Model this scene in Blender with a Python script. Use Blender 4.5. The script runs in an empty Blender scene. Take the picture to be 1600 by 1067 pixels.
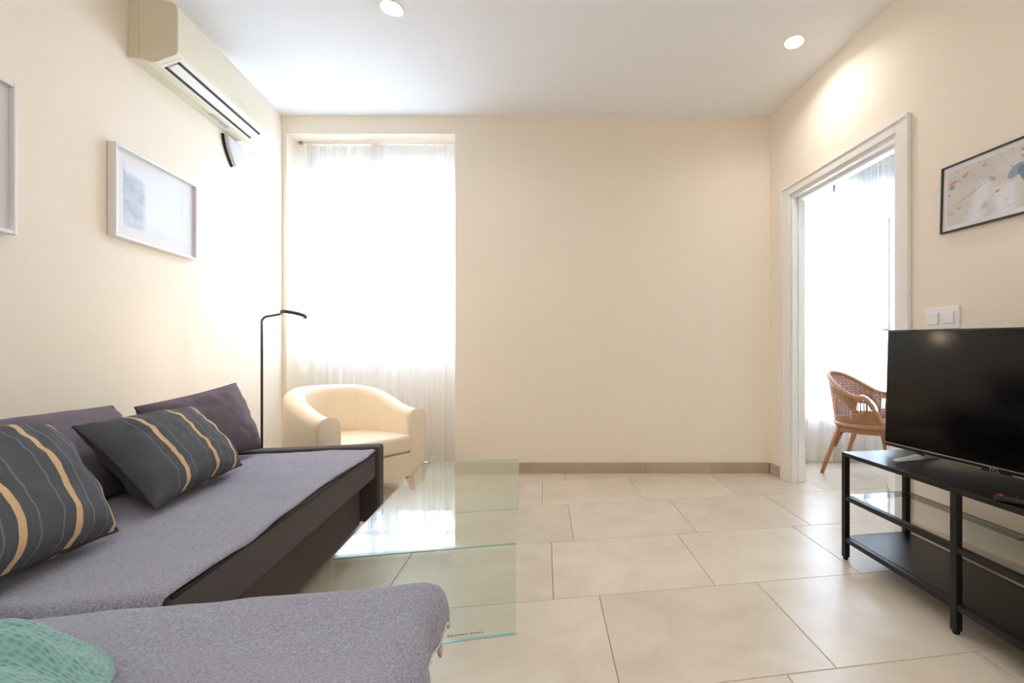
import bpy, math, random
from mathutils import Vector, Matrix, noise
random.seed(7)
PI = math.pi
R = math.radians
C = bpy.context.scene.collection
S = bpy.context.scene
# ------------------------------------------------------------------ camera
cam_d = bpy.data.cameras.new('camera')
cam = bpy.data.objects.new('camera', cam_d)
C.objects.link(cam)
cam.location = (0, 0, 0.92)
cam.rotation_euler = (R(90), 0, 0)
cam_d.sensor_fit = 'HORIZONTAL'
cam_d.sensor_width = 36.0
cam_d.lens = 711.0 / 1600.0 * 36.0
cam_d.shift_x = -168.0 / 1600.0
cam_d.shift_y = 23.5 / 1600.0
cam_d.clip_start = 0.02
S.camera = cam
# ------------------------------------------------------------------ sky, exposure
world = bpy.data.worlds.new('overcast_sky')
S.world = world
world.use_nodes = True
bg = world.node_tree.nodes['Background']
bg.inputs[0].default_value = (0.67, 0.81, 1.0, 1)
bg.inputs[1].default_value = 16.0
S.view_settings.view_transform = 'Standard'
S.view_settings.look = 'None'
S.view_settings.gamma = 1.0
S.view_settings.use_curve_mapping = False
S.view_settings.exposure = -0.08
DOWNLIGHT_W = 4.5
FILL_PANEL_W = 11.0  # power of the added fill panel behind the camera
LAMP_W = 3.2
S.cycles.max_bounces = 16
S.cycles.diffuse_bounces = 10
S.cycles.transparent_max_bounces = 24

# ------------------------------------------------------------------ helpers
def srgb(r, g, b):
    f = lambda c: (c / 255 / 12.92) if c / 255 <= 0.04045 else ((c / 255 + 0.055) / 1.055) ** 2.4
    return (f(r), f(g), f(b), 1)

class MB:
    """collects vertices and faces, then links them as one mesh object"""
    def __init__(self):
        self.v = []; self.f = []; self.uv = None; self.col = None
    def add(self, vs, fs):
        n = len(self.v)
        self.v += [tuple(p) for p in vs]
        self.f += [tuple(i + n for i in f) for f in fs]
        return self
    def box(self, x0, x1, y0, y1, z0, z1):
        vs = [(x0, y0, z0), (x1, y0, z0), (x1, y1, z0), (x0, y1, z0), (x0, y0, z1), (x1, y0, z1), (x1, y1, z1), (x0, y1, z1)]
        return self.add(vs, [(3, 2, 1, 0), (4, 5, 6, 7), (0, 1, 5, 4), (1, 2, 6, 5), (2, 3, 7, 6), (3, 0, 4, 7)])
    def prism(self, pts, axis, a, b):
        """closed 2-D outline extruded along axis ('x','y','z') from a to b"""
        def m(p, t):
            return {'x': (t, p[0], p[1]), 'y': (p[0], t, p[1]), 'z': (p[0], p[1], t)}[axis]
        n = len(pts)
        vs = [m(p, a) for p in pts] + [m(p, b) for p in pts]
        fs = [tuple(range(n)), tuple(range(2 * n - 1, n - 1, -1))]
        fs += [(i, i + n, (i + 1) % n + n, (i + 1) % n) for i in range(n)]
        return self.add(vs, fs)
    def loft(self, rings, cap=True, close=True):
        n = len(rings[0]); vs = [p for r in rings for p in r]; fs = []
        for i in range(len(rings) - 1):
            for j in range(n if close else n - 1):
                a = i * n + j; b = i * n + (j + 1) % n
                fs.append((a, b, b + n, a + n))
        if cap and close:
            fs.append(tuple(range(n - 1, -1, -1)))
            fs.append(tuple(range((len(rings) - 1) * n, len(rings) * n)))
        return self.add(vs, fs)
    def tube(self, pts, r, n=8, closed=False):
        pts = [Vector(p) for p in pts]
        rs = r if isinstance(r, (list, tuple)) else [r] * len(pts)
        rings = []; up = None
        for i, p in enumerate(pts):
            if closed:
                t = pts[(i + 1) % len(pts)] - pts[i - 1]
            else:
                t = pts[min(i + 1, len(pts) - 1)] - pts[max(i - 1, 0)]
            t.normalize()
            if up is None:
                up = Vector((0, 0, 1)) if abs(t.z) < 0.9 else Vector((1, 0, 0))
            s = t.cross(up)
            if s.length < 1e-5:
                s = t.orthogonal()
            s.normalize(); up = s.cross(t).normalized()
            rings.append([p + (s * math.cos(2 * PI * k / n) + up * math.sin(2 * PI * k / n)) * rs[i] for k in range(n)])
        if closed:
            rings.append(rings[0])
            return self.loft(rings, cap=False)
        return self.loft(rings)
    def lathe(self, prof, n=24, o=(0, 0, 0)):
        rings = [[(o[0] + r * math.cos(2 * PI * k / n), o[1] + r * math.sin(2 * PI * k / n), o[2] + z) for k in range(n)] for r, z in prof]
        return self.loft(rings)
    def build(self, name, mat, parent=None, smooth=False, bevel=0, seg=2, sub=0, thick=0):
        me = bpy.data.meshes.new(name)
        me.from_pydata(self.v, [], self.f)
        me.update()
        if self.uv:
            l = me.uv_layers.new(name='uv')
            for lp in me.loops:
                l.data[lp.index].uv = self.uv[lp.vertex_index]
        if self.col:
            ca = me.color_attributes.new('print', 'FLOAT_COLOR', 'POINT')
            for i, c in enumerate(self.col):
                ca.data[i].color = (c[0], c[1], c[2], 1)
        me.materials.append(mat)
        o = bpy.data.objects.new(name, me)
        C.objects.link(o)
        if parent:
            o.parent = parent
        if smooth:
            for p in me.polygons:
                p.use_smooth = True
        if thick:
            m = o.modifiers.new('thickness', 'SOLIDIFY'); m.thickness = thick; m.offset = 0
        if bevel:
            m = o.modifiers.new('bevel', 'BEVEL'); m.width = bevel; m.segments = seg; m.limit_method = 'ANGLE'; m.angle_limit = R(40)
            for p in me.polygons:
                p.use_smooth = True
            m2 = o.modifiers.new('weighted', 'WEIGHTED_NORMAL'); m2.keep_sharp = True
        if sub:
            m = o.modifiers.new('sub', 'SUBSURF'); m.levels = sub; m.render_levels = sub
        return o

def box(*a):
    return MB().box(*a)

def thing(name, label, cat, loc=(0, 0, 0), rz=0, group=None):
    o = bpy.data.objects.new(name, None)
    C.objects.link(o)
    o.empty_display_size = 0.1
    o.location = loc; o.rotation_euler = (0, 0, rz)
    return tag(o, label, cat, group)

def tag(o, label=None, cat=None, group=None, kind=None):
    if label: o['label'] = label
    if cat: o['category'] = cat
    if group: o['group'] = group
    if kind: o['kind'] = kind
    return o

def struct(o, label=None, cat=None):
    return tag(o, label, cat, kind='structure')

def lift(o):
    """put the origin of a mesh built in world coordinates at its base centre"""
    me = o.data
    xs = [v.co.x for v in me.vertices]; ys = [v.co.y for v in me.vertices]; zs = [v.co.z for v in me.vertices]
    c = Vector(((min(xs) + max(xs)) / 2, (min(ys) + max(ys)) / 2, min(zs)))
    me.transform(Matrix.Translation(-c)); o.location = c
    return o

def sm(x):
    x = max(0, min(1, x)); return x * x * (3 - 2 * x)

# ------------------------------------------------------------------ materials
def mat(name, col, rough=0.6, metal=0.0, var=0.0, vscale=8.0, bump=0.0, bscale=200.0, spec=0.5, coat=0.0, bdist=0.002, sheen=0.0, stretch=None):
    m = bpy.data.materials.new(name); m.use_nodes = True
    nt = m.node_tree; n = nt.nodes; l = nt.links
    b = n['Principled BSDF']
    b.inputs['Base Color'].default_value = col
    b.inputs['Roughness'].default_value = rough
    b.inputs['Metallic'].default_value = metal
    b.inputs['Specular IOR Level'].default_value = spec
    b.inputs['Coat Weight'].default_value = coat
    b.inputs['Sheen Weight'].default_value = sheen
    tc = n.new('ShaderNodeTexCoord')
    if var:
        nz = n.new('ShaderNodeTexNoise'); nz.inputs['Scale'].default_value = vscale; nz.inputs['Detail'].default_value = 5
        l.new(tc.outputs['Object'], nz.inputs['Vector'])
        mx = n.new('ShaderNodeMix'); mx.data_type = 'RGBA'
        mx.inputs['A'].default_value = tuple(c * (1 - var) for c in col[:3]) + (1,)
        mx.inputs['B'].default_value = tuple(min(1, c * (1 + var)) for c in col[:3]) + (1,)
        l.new(nz.outputs['Fac'], mx.inputs['Factor'])
        l.new(mx.outputs['Result'], b.inputs['Base Color'])
    if bump:
        nb = n.new('ShaderNodeTexNoise'); nb.inputs['Scale'].default_value = bscale; nb.inputs['Detail'].default_value = 3
        if stretch:
            mp = n.new('ShaderNodeMapping'); mp.inputs['Scale'].default_value = stretch
            l.new(tc.outputs['Object'], mp.inputs['Vector']); l.new(mp.outputs['Vector'], nb.inputs['Vector'])
        else:
            l.new(tc.outputs['Object'], nb.inputs['Vector'])
        bp = n.new('ShaderNodeBump'); bp.inputs['Strength'].default_value = bump; bp.inputs['Distance'].default_value = bdist
        l.new(nb.outputs['Fac'], bp.inputs['Height']); l.new(bp.outputs['Normal'], b.inputs['Normal'])
    return m

def emit(name, col, s):
    m = bpy.data.materials.new(name); m.use_nodes = True
    b = m.node_tree.nodes['Principled BSDF']
    b.inputs['Base Color'].default_value = (0.8, 0.8, 0.8, 1)
    b.inputs['Emission Color'].default_value = col
    b.inputs['Emission Strength'].default_value = s
    return m

def thin_glass(name, tint, gloss=1.0, ior=1.5, rough=0.0):
    m = bpy.data.materials.new(name); m.use_nodes = True
    nt = m.node_tree; n = nt.nodes; l = nt.links
    n.remove(n['Principled BSDF'])
    out = n['Material Output']
    tr = n.new('ShaderNodeBsdfTransparent'); tr.inputs[0].default_value = tint
    gl = n.new('ShaderNodeBsdfGlossy'); gl.inputs[0].default_value = (gloss, gloss, gloss, 1); gl.inputs['Roughness'].default_value = rough
    fr = n.new('ShaderNodeFresnel'); fr.inputs['IOR'].default_value = ior
    ge = n.new('ShaderNodeNewGeometry')     # both faces of a pane reflect alike
    im = n.new('ShaderNodeMix'); im.inputs['A'].default_value = ior; im.inputs['B'].default_value = 1.0 / ior
    l.new(ge.outputs['Backfacing'], im.inputs['Factor']); l.new(im.outputs['Result'], fr.inputs['IOR'])
    mx = n.new('ShaderNodeMixShader')
    l.new(fr.outputs[0], mx.inputs[0]); l.new(tr.outputs[0], mx.inputs[1]); l.new(gl.outputs[0], mx.inputs[2])
    l.new(mx.outputs[0], out.inputs['Surface'])
    return m

def sheer(name, col, see=0.35, trl=0.6):
    m = bpy.data.materials.new(name); m.use_nodes = True
    nt = m.node_tree; n = nt.nodes; l = nt.links
    n.remove(n['Principled BSDF'])
    out = n['Material Output']
    tr = n.new('ShaderNodeBsdfTransparent')
    tl = n.new('ShaderNodeBsdfTranslucent'); tl.inputs[0].default_value = col
    df = n.new('ShaderNodeBsdfDiffuse'); df.inputs[0].default_value = col
    a = n.new('ShaderNodeMixShader'); a.inputs[0].default_value = trl
    l.new(df.outputs[0], a.inputs[1]); l.new(tl.outputs[0], a.inputs[2])
    b = n.new('ShaderNodeMixShader'); b.inputs[0].default_value = see
    l.new(a.outputs[0], b.inputs[1]); l.new(tr.outputs[0], b.inputs[2])
    l.new(b.outputs[0], out.inputs['Surface'])
    return m

def tile_mat(name, c1, c2, rough):
    m = bpy.data.materials.new(name); m.use_nodes = True
    nt = m.node_tree; n = nt.nodes; l = nt.links
    b = n['Principled BSDF']
    geo = n.new('ShaderNodeNewGeometry'); oi = n.new('ShaderNodeObjectInfo')
    ad = n.new('ShaderNodeVectorMath'); ad.operation = 'ADD'
    cmb = n.new('ShaderNodeCombineXYZ')
    ml = n.new('ShaderNodeMath'); ml.operation = 'MULTIPLY'; ml.inputs[1].default_value = 17.0
    l.new(oi.outputs['Random'], ml.inputs[0]); l.new(ml.outputs[0], cmb.inputs['Z'])
    l.new(geo.outputs['Position'], ad.inputs[0]); l.new(cmb.outputs[0], ad.inputs[1])
    nz = n.new('ShaderNodeTexNoise'); nz.inputs['Scale'].default_value = 3.2; nz.inputs['Detail'].default_value = 8; nz.inputs['Roughness'].default_value = 0.62
    nz.inputs['Distortion'].default_value = 0.6
    l.new(ad.outputs[0], nz.inputs['Vector'])
    rp = n.new('ShaderNodeValToRGB')
    rp.color_ramp.elements[0].position = 0.3; rp.color_ramp.elements[0].color = c1
    rp.color_ramp.elements[1].position = 0.7; rp.color_ramp.elements[1].color = c2
    l.new(nz.outputs['Fac'], rp.inputs[0])
    hv = n.new('ShaderNodeHueSaturation')
    mr = n.new('ShaderNodeMapRange'); mr.inputs['To Min'].default_value = 0.94; mr.inputs['To Max'].default_value = 1.04
    l.new(oi.outputs['Random'], mr.inputs['Value']); l.new(mr.outputs[0], hv.inputs['Value']); l.new(rp.outputs[0], hv.inputs['Color'])
    l.new(hv.outputs[0], b.inputs['Base Color'])
    n2 = n.new('ShaderNodeTexNoise'); n2.inputs['Scale'].default_value = 9; n2.inputs['Detail'].default_value = 4
    l.new(ad.outputs[0], n2.inputs['Vector'])
    m2 = n.new('ShaderNodeMapRange'); m2.inputs['To Min'].default_value = rough - 0.06; m2.inputs['To Max'].default_value = rough + 0.1
    l.new(n2.outputs['Fac'], m2.inputs['Value']); l.new(m2.outputs[0], b.inputs['Roughness'])
    bp = n.new('ShaderNodeBump'); bp.inputs['Strength'].default_value = 0.12; bp.inputs['Distance'].default_value = 0.004
    l.new(nz.outputs['Fac'], bp.inputs['Height']); l.new(bp.outputs['Normal'], b.inputs['Normal'])
    return m

def woven_mat(name, c1, c2):
    m = bpy.data.materials.new(name); m.use_nodes = True
    nt = m.node_tree; n = nt.nodes; l = nt.links
    b = n['Principled BSDF']; b.inputs['Roughness'].default_value = 0.92; b.inputs['Specular IOR Level'].default_value = 0.15
    b.inputs['Sheen Weight'].default_value = 0.15
    tc = n.new('ShaderNodeTexCoord')
    outs = []
    for sc in ((800, 170, 90), (170, 800, 90)):
        mp = n.new('ShaderNodeMapping'); mp.inputs['Scale'].default_value = sc
        nz = n.new('ShaderNodeTexNoise'); nz.inputs['Scale'].default_value = 1.0; nz.inputs['Detail'].default_value = 2
        l.new(tc.outputs['Object'], mp.inputs['Vector']); l.new(mp.outputs[0], nz.inputs['Vector']); outs.append(nz)
    ad = n.new('ShaderNodeMath'); ad.operation = 'ADD'
    l.new(outs[0].outputs['Fac'], ad.inputs[0]); l.new(outs[1].outputs['Fac'], ad.inputs[1])
    mr = n.new('ShaderNodeMapRange'); mr.inputs['From Min'].default_value = 0.75; mr.inputs['From Max'].default_value = 1.25
    l.new(ad.outputs[0], mr.inputs['Value'])
    mx = n.new('ShaderNodeMix'); mx.data_type = 'RGBA'; mx.inputs['A'].default_value = c1; mx.inputs['B'].default_value = c2
    l.new(mr.outputs[0], mx.inputs['Factor']); l.new(mx.outputs['Result'], b.inputs['Base Color'])
    bp = n.new('ShaderNodeBump'); bp.inputs['Strength'].default_value = 0.5; bp.inputs['Distance'].default_value = 0.0015
    l.new(ad.outputs[0], bp.inputs['Height']); l.new(bp.outputs['Normal'], b.inputs['Normal'])
    return m

def stripe_mat(name, base, stops):
    """stops: list of (u0, u1, colour) bands across the cushion"""
    m = bpy.data.materials.new(name); m.use_nodes = True
    nt = m.node_tree; n = nt.nodes; l = nt.links
    b = n['Principled BSDF']; b.inputs['Roughness'].default_value = 0.85; b.inputs['Specular IOR Level'].default_value = 0.2
    uv = n.new('ShaderNodeUVMap'); uv.uv_map = 'uv'
    sx = n.new('ShaderNodeSeparateXYZ'); l.new(uv.outputs[0], sx.inputs[0])
    prev = None
    for u0, u1, col in stops:
        c = n.new('ShaderNodeMath'); c.operation = 'COMPARE'
        c.inputs[1].default_value = (u0 + u1) / 2; c.inputs[2].default_value = (u1 - u0) / 2
        l.new(sx.outputs['X'], c.inputs[0])
        mx = n.new('ShaderNodeMix'); mx.data_type = 'RGBA'; mx.inputs['B'].default_value = col
        if prev is None: mx.inputs['A'].default_value = base
        else: l.new(prev, mx.inputs['A'])
        l.new(c.outputs[0], mx.inputs['Factor']); prev = mx.outputs['Result']
    tc = n.new('ShaderNodeTexCoord')
    nz = n.new('ShaderNodeTexNoise'); nz.inputs['Scale'].default_value = 260; nz.inputs['Detail'].default_value = 2
    l.new(tc.outputs['Object'], nz.inputs['Vector'])
    hv = n.new('ShaderNodeHueSaturation'); mr = n.new('ShaderNodeMapRange'); mr.inputs['To Min'].default_value = 0.7; mr.inputs['To Max'].default_value = 1.3
    l.new(nz.outputs['Fac'], mr.inputs['Value']); l.new(mr.outputs[0], hv.inputs['Value']); l.new(prev, hv.inputs['Color'])
    l.new(hv.outputs[0], b.inputs['Base Color'])
    bp = n.new('ShaderNodeBump'); bp.inputs['Strength'].default_value = 0.3; bp.inputs['Distance'].default_value = 0.001
    l.new(nz.outputs['Fac'], bp.inputs['Height']); l.new(bp.outputs['Normal'], b.inputs['Normal'])
    return m

def print_mat(name, rough=0.5, coat=0.0):
    m = bpy.data.materials.new(name); m.use_nodes = True
    nt = m.node_tree; n = nt.nodes; l = nt.links
    b = n['Principled BSDF']; b.inputs['Roughness'].default_value = rough; b.inputs['Coat Weight'].default_value = coat; b.inputs['Coat Roughness'].default_value = 0.03
    a = n.new('ShaderNodeVertexColor'); a.layer_name = 'print'
    l.new(a.outputs[0], b.inputs['Base Color'])
    return m

def knit_mat(name, c1, c2):
    m = bpy.data.materials.new(name); m.use_nodes = True
    nt = m.node_tree; n = nt.nodes; l = nt.links
    b = n['Principled BSDF']; b.inputs['Roughness'].default_value = 0.95; b.inputs['Specular IOR Level'].default_value = 0.1; b.inputs['Sheen Weight'].default_value = 0.3
    uv = n.new('ShaderNodeUVMap'); uv.uv_map = 'uv'
    vo = n.new('ShaderNodeTexVoronoi'); vo.inputs['Scale'].default_value = 62; vo.inputs['Randomness'].default_value = 0.45
    l.new(uv.outputs[0], vo.inputs['Vector'])
    mr = n.new('ShaderNodeMapRange'); mr.inputs['From Max'].default_value = 0.6
    l.new(vo.outputs['Distance'], mr.inputs['Value'])
    mx = n.new('ShaderNodeMix'); mx.data_type = 'RGBA'; mx.inputs['A'].default_value = c2; mx.inputs['B'].default_value = c1
    l.new(mr.outputs[0], mx.inputs['Factor']); l.new(mx.outputs['Result'], b.inputs['Base Color'])
    bp = n.new('ShaderNodeBump'); bp.inputs['Strength'].default_value = 0.8; bp.inputs['Distance'].default_value = 0.004; bp.invert = True
    l.new(vo.outputs['Distance'], bp.inputs['Height']); l.new(bp.outputs['Normal'], b.inputs['Normal'])
    return m

M = {}
M['wall'] = mat('cream_wall_paint', srgb(242, 232, 217), 0.75, bump=0.05, bscale=120, spec=0.25)
M['ceil'] = mat('white_ceiling_paint', srgb(238, 239, 243), 0.85, spec=0.2)
M['white_wall'] = mat('white_wall_paint', srgb(240, 238, 234), 0.8, spec=0.2)
M['tile'] = tile_mat('beige_stone_tile', srgb(204, 190, 172), srgb(222, 211, 197), 0.3)
M['skirt'] = tile_mat('grey_beige_skirting_tile', srgb(176, 156, 134), srgb(196, 178, 156), 0.4)
M['grout'] = mat('grey_grout', srgb(146, 132, 116), 0.9)
M['trim'] = mat('white_lacquer', srgb(240, 239, 236), 0.35)
M['winframe'] = mat('white_window_frame', srgb(235, 235, 235), 0.4)
M['winglass'] = thin_glass('window_glass', (0.97, 0.98, 0.98, 1))
M['sheer'] = sheer('sheer_white_voile', (0.94, 0.94, 0.94, 1), 0.15, 0.62)
M['tape'] = sheer('curtain_heading_tape', (0.9, 0.88, 0.85, 1), 0.06, 0.4)
M['ac'] = mat('ivory_plastic', srgb(232, 226, 205), 0.4)
M['ac_side'] = mat('deep_ivory_plastic', srgb(222, 214, 188), 0.45)  # slightly darker, yellower ivory for end cap, back plate and badge
M['ac_white'] = mat('white_plastic', srgb(240, 238, 230), 0.35)
M['dark_slot'] = mat('dark_slot', srgb(40, 36, 32), 0.7)
M['sticker'] = mat('blue_grey_sticker', srgb(175, 182, 190), 0.5)
M['sofa'] = mat('dark_brown_grey_upholstery', srgb(74, 66, 68), 0.9, var=0.15, vscale=300, bump=0.4, bscale=500, spec=0.2, sheen=0.1)
M['cushion'] = mat('dark_violet_grey_upholstery', srgb(100, 90, 102), 0.9, var=0.12, vscale=300, bump=0.35, bscale=500, spec=0.2, sheen=0.1)
M['piping'] = mat('black_piping', srgb(38, 35, 37), 0.8)
M['throw'] = woven_mat('grey_heather_weave', srgb(120, 120, 136), srgb(172, 172, 187))
M['fray'] = mat('pale_frayed_thread', srgb(205, 202, 205), 0.9)
M['knit'] = knit_mat('teal_knit', srgb(130, 174, 168), srgb(82, 128, 126))
CH = srgb(76, 78, 84); OC = srgb(200, 168, 128); BL = srgb(104, 110, 118)
def bands(cs, w=0.036):
    r = []
    for c in cs:
        r += [(c - 0.085, c - 0.076, BL), (c + 0.076, c + 0.085, BL), (c - 0.05, c - 0.045, srgb(82, 84, 88)), (c + 0.045, c + 0.05, srgb(82, 84, 88)), (c - w / 2, c + w / 2, OC)]
    return r
M['stripe_a'] = stripe_mat('charcoal_ochre_stripe', CH, bands((0.27, 0.60, 0.87)))
M['stripe_b'] = stripe_mat('charcoal_ochre_stripe_wide', CH, bands((0.08, 0.40, 0.69, 0.955), 0.036))
M['leather'] = mat('cream_leather', srgb(238, 223, 200), 0.42, var=0.04, vscale=30, bump=0.15, bscale=350, bdist=0.001)
M['wood'] = mat('honey_wood', srgb(178, 130, 82), 0.45, var=0.2, vscale=25)
M['blackmetal'] = mat('black_powder_coat', srgb(16, 16, 18), 0.42, spec=0.35)
M['blackboard'] = mat('black_shelf_board', srgb(17, 17, 20), 0.32, spec=0.35)
M['lampmetal'] = mat('dark_grey_metal', srgb(70, 66, 64), 0.4, metal=0.6)
M['screen'] = mat('gloss_black_screen', srgb(7, 7, 10), 0.12, spec=0.3)
M['tvbody'] = mat('black_tv_plastic', srgb(18, 18, 20), 0.3)
M['silver'] = mat('silver_metal', srgb(190, 192, 196), 0.3, metal=0.8)
M['footgrey'] = mat('pale_grey_plastic', srgb(200, 202, 206), 0.3)
M['chrome'] = mat('chrome', srgb(200, 200, 202), 0.15, metal=1.0)
M['tableglass'] = thin_glass('green_tinted_glass', (0.93, 0.96, 0.94, 1), 1.0, 1.55)
M['glassedge'] = mat('teal_glass_edge', srgb(150, 200, 196), 0.12, spec=0.8)
M['shelfglass'] = thin_glass('clear_shelf_glass', (0.88, 0.90, 0.90, 1), 1.0, 1.55)
M['rattan'] = mat('brown_rattan', srgb(172, 124, 88), 0.55, var=0.25, vscale=60)
M['rattan_dark'] = mat('brown_cane_pole', srgb(168, 118, 76), 0.5, var=0.2, vscale=30)
M['frame_w'] = mat('white_picture_frame', srgb(236, 236, 238), 0.4)
M['frame_b'] = mat('black_picture_frame', srgb(52, 52, 58), 0.4)
M['mat_board'] = mat('white_mat_board', srgb(240, 240, 246), 0.8)
M['print'] = print_mat('art_print', 0.5)
M['picglass'] = thin_glass('picture_glass', (1, 1, 1, 1), 0.35, 1.2)
M['switch'] = mat('white_switch_plastic', srgb(238, 236, 238), 0.3)
M['siren'] = mat('pale_grey_plastic_cover', srgb(206, 204, 210), 0.45)
M['bulb'] = emit('downlight_glow', (1.0, 0.97, 0.92, 1), 30)
M['panel'] = emit('fill_panel_glow', (.95, .98, 1, 1), 4)  # glow of the added fill panel
M['warm'] = emit('warm_led', (1.0, 0.72, 0.42, 1), 14)
M['shutter'] = mat('roller_shutter_box', srgb(212, 208, 212), 0.7)
M['rail'] = mat('grey_balcony_rail', srgb(120, 120, 122), 0.5)
M['remote'] = mat('black_remote', srgb(20, 20, 22), 0.4)
M['red'] = mat('red_button', srgb(200, 40, 70), 0.4)
M['cable'] = mat('grey_cable', srgb(120, 108, 94), 0.6)
M['ink'] = mat('grey_etched_mark', srgb(130, 125, 100), 0.6)

# ------------------------------------------------------------------ setting
K = 0.2363                       # side walls run askew to the window wall
WA = math.atan(K)                # 13.3 degrees
HC = 2.82                        # ceiling height
D = 3.594                        # window wall
XL = lambda y: -1.815 - K * y    # left wall face
XR = lambda y: 2.037 - K * y     # right wall face, room side
Y0 = -1.3                        # rear wall
OUT = 3.3                        # width of the next room
ca, sa = math.cos(WA), math.sin(WA)
def ab(a, b, z=0.0):
    """side-wall frame -> world: a across the room, b along the side walls"""
    return Vector((a * ca - b * sa, a * sa + b * ca, z))
AL = -1.815 * ca                 # left wall face in that frame
AR = 2.037 * ca

# floor: slab of grout and single tiles
floor = struct(MB().prism([(XL(Y0) - .1, Y0), (XR(Y0) + OUT + .1, Y0), (XR(4.1) + OUT + .1, 4.1), (XL(4.1) - .1, 4.1)], 'z', -0.12, -0.004).build('floor', M['grout']),
               'beige stone tiled floor laid in offset rows', 'floor')
TH = R(9.26)
def clip(poly, n, c):
    out = []
    for i in range(len(poly)):
        p, q = poly[i], poly[(i + 1) % len(poly)]
        dp = p[0] * n[0] + p[1] * n[1] - c; dq = q[0] * n[0] + q[1] * n[1] - c
        if dp >= 0: out.append(p)
        if dp * dq < 0:
            t = dp / (dp - dq); out.append((p[0] + (q[0] - p[0]) * t, p[1] + (q[1] - p[1]) * t))
    return out
rows = [-3.06, -2.52, -1.98, -1.44, -0.9, -0.36, 0.18, 0.70, 1.223, 1.742, 2.28, 2.845, 3.40, 3.95, 4.5]
offs = {1.223: 0.205, 1.742: 0.03, 2.28: 0.14, 2.845: -0.02, 0.70: 0.045, 3.40: 0.15, 3.95: 0.33}
TL = 0.645
for i in range(len(rows) - 1):
    v0, v1 = rows[i] + 0.0012, rows[i + 1] - 0.0012
    o0 = offs.get(rows[i], (i * 0.17) % TL)
    for k in range(-6, 10):
        u0 = o0 + k * TL + 0.0012; u1 = u0 + TL - 0.0024
        poly = [(u * math.cos(TH) - v * math.sin(TH), u * math.sin(TH) + v * math.cos(TH)) for u, v in ((u0, v0), (u1, v0), (u1, v1), (u0, v1))]
        poly = clip(poly, (1, K), -1.815)
        if len(poly) > 2: poly = clip(poly, (-1, -K), -(2.037 + OUT))
        if len(poly) > 2: poly = clip(poly, (0, 1), Y0)
        if len(poly) > 2: poly = clip(poly, (0, -1), -4.05)
        if len(poly) < 3: continue
        cx = sum(p[0] for p in poly) / len(poly); cy = sum(p[1] for p in poly) / len(poly)
        if cx > XR(cy) + 0.4 and cy < 1.0: continue
        if abs(max(p[0] for p in poly) - min(p[0] for p in poly)) < 0.02: continue
        n = len(poly); e = 0.0015
        ins = [(cx + (p[0] - cx) * (1 - e / 0.3), cy + (p[1] - cy) * (1 - e / 0.3)) for p in poly]
        mb = MB().add([(p[0], p[1], -0.006) for p in poly] + [(p[0], p[1], -0.0012) for p in poly] + [(p[0], p[1], 0.0) for p in ins],
                      [tuple(range(2 * n, 3 * n))] + [(j, (j + 1) % n, (j + 1) % n + n, j + n) for j in range(n)] + [(j + n, (j + 1) % n + n, (j + 1) % n + 2 * n, j + 2 * n) for j in range(n)])
        mb.build('tile', M['tile'], floor)

ceiling = struct(MB().prism([(XL(Y0) - .1, Y0 - .1), (XR(Y0) + OUT + .1, Y0 - .1), (XR(D) + OUT + .1, D), (XL(D) - .1, D)], 'z', HC, HC + 0.1).build('ceiling', M['ceil']),
                 'plain white ceiling with two recessed downlights', 'ceiling')

def slab(p, q, t, z0, z1, mb):
    """wall piece from p to q (plan), thickness t to its left"""
    p = Vector(p); q = Vector(q); d = (q - p).normalized(); n = Vector((-d.y, d.x)) * t
    return mb.prism([tuple(p), tuple(q), tuple(q + n), tuple(p + n)], 'z', z0, z1)

# left wall
struct(slab((XL(Y0 - .1), Y0 - .1), (XL(D), D), 0.1, 0, HC, MB()).build('wall_left', M['wall']), 'cream wall behind the sofa with the air conditioner', 'wall')
struct(box(XL(Y0) + .0, XR(Y0), Y0 - .1, Y0, 0, HC).build('wall_rear', M['wall']), 'cream wall behind the camera', 'wall')
# window wall with two floor-length recesses
RX0, RX1, RZ = -2.629, -1.299, 2.679
QX0, QX1 = 1.405, 2.9
YB = 4.05
wb = MB()
wb.box(XL(D) - .2, RX0, D, YB, 0, HC)
wb.box(RX0, RX1, D, YB, RZ, HC)
wb.box(RX1, QX0, D, YB, 0, HC)
wb.box(QX0, QX1, D, YB, RZ + .04, HC)
wb.box(QX1, 5.0, D, YB, 0, HC)
struct(wb.build('wall_back', M['wall']), 'plain cream far wall beside the curtained window', 'wall')
struct(box(RX0, RX1, 3.86, YB, 0, 0.90).build('wall_parapet', M['wall']), 'low cream parapet under the curtained window', 'wall')

# right wall with the doorway
DB0, DB1, DZ = 2.0, 2.95, 2.10    # opening along the wall
WT = 0.10
def wr(b0, b1, z0, z1, mb):
    pts = [tuple(ab(a, b).xy) for a, b in ((AR, b0), (AR + WT, b0), (AR + WT, b1), (AR, b1))]
    return mb.prism(pts, 'z', z0, z1)
bend = (D - 0.0) / ca
bE = -XR(D) * sa + D * ca
mb = MB()
bS = -XR(Y0) * sa + Y0 * ca
wr(bS - .05, DB0, 0, HC, mb); wr(DB0, DB1, DZ, HC, mb)
pts = [tuple(ab(AR, DB1).xy), tuple(ab(AR + WT, DB1).xy), (XR(D) + WT / ca, D), (XR(D), D)]
mb.prism(pts, 'z', 0, HC)
struct(mb.build('wall_right', M['wall']), 'cream wall with the white doorway and light switch', 'wall')
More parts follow.
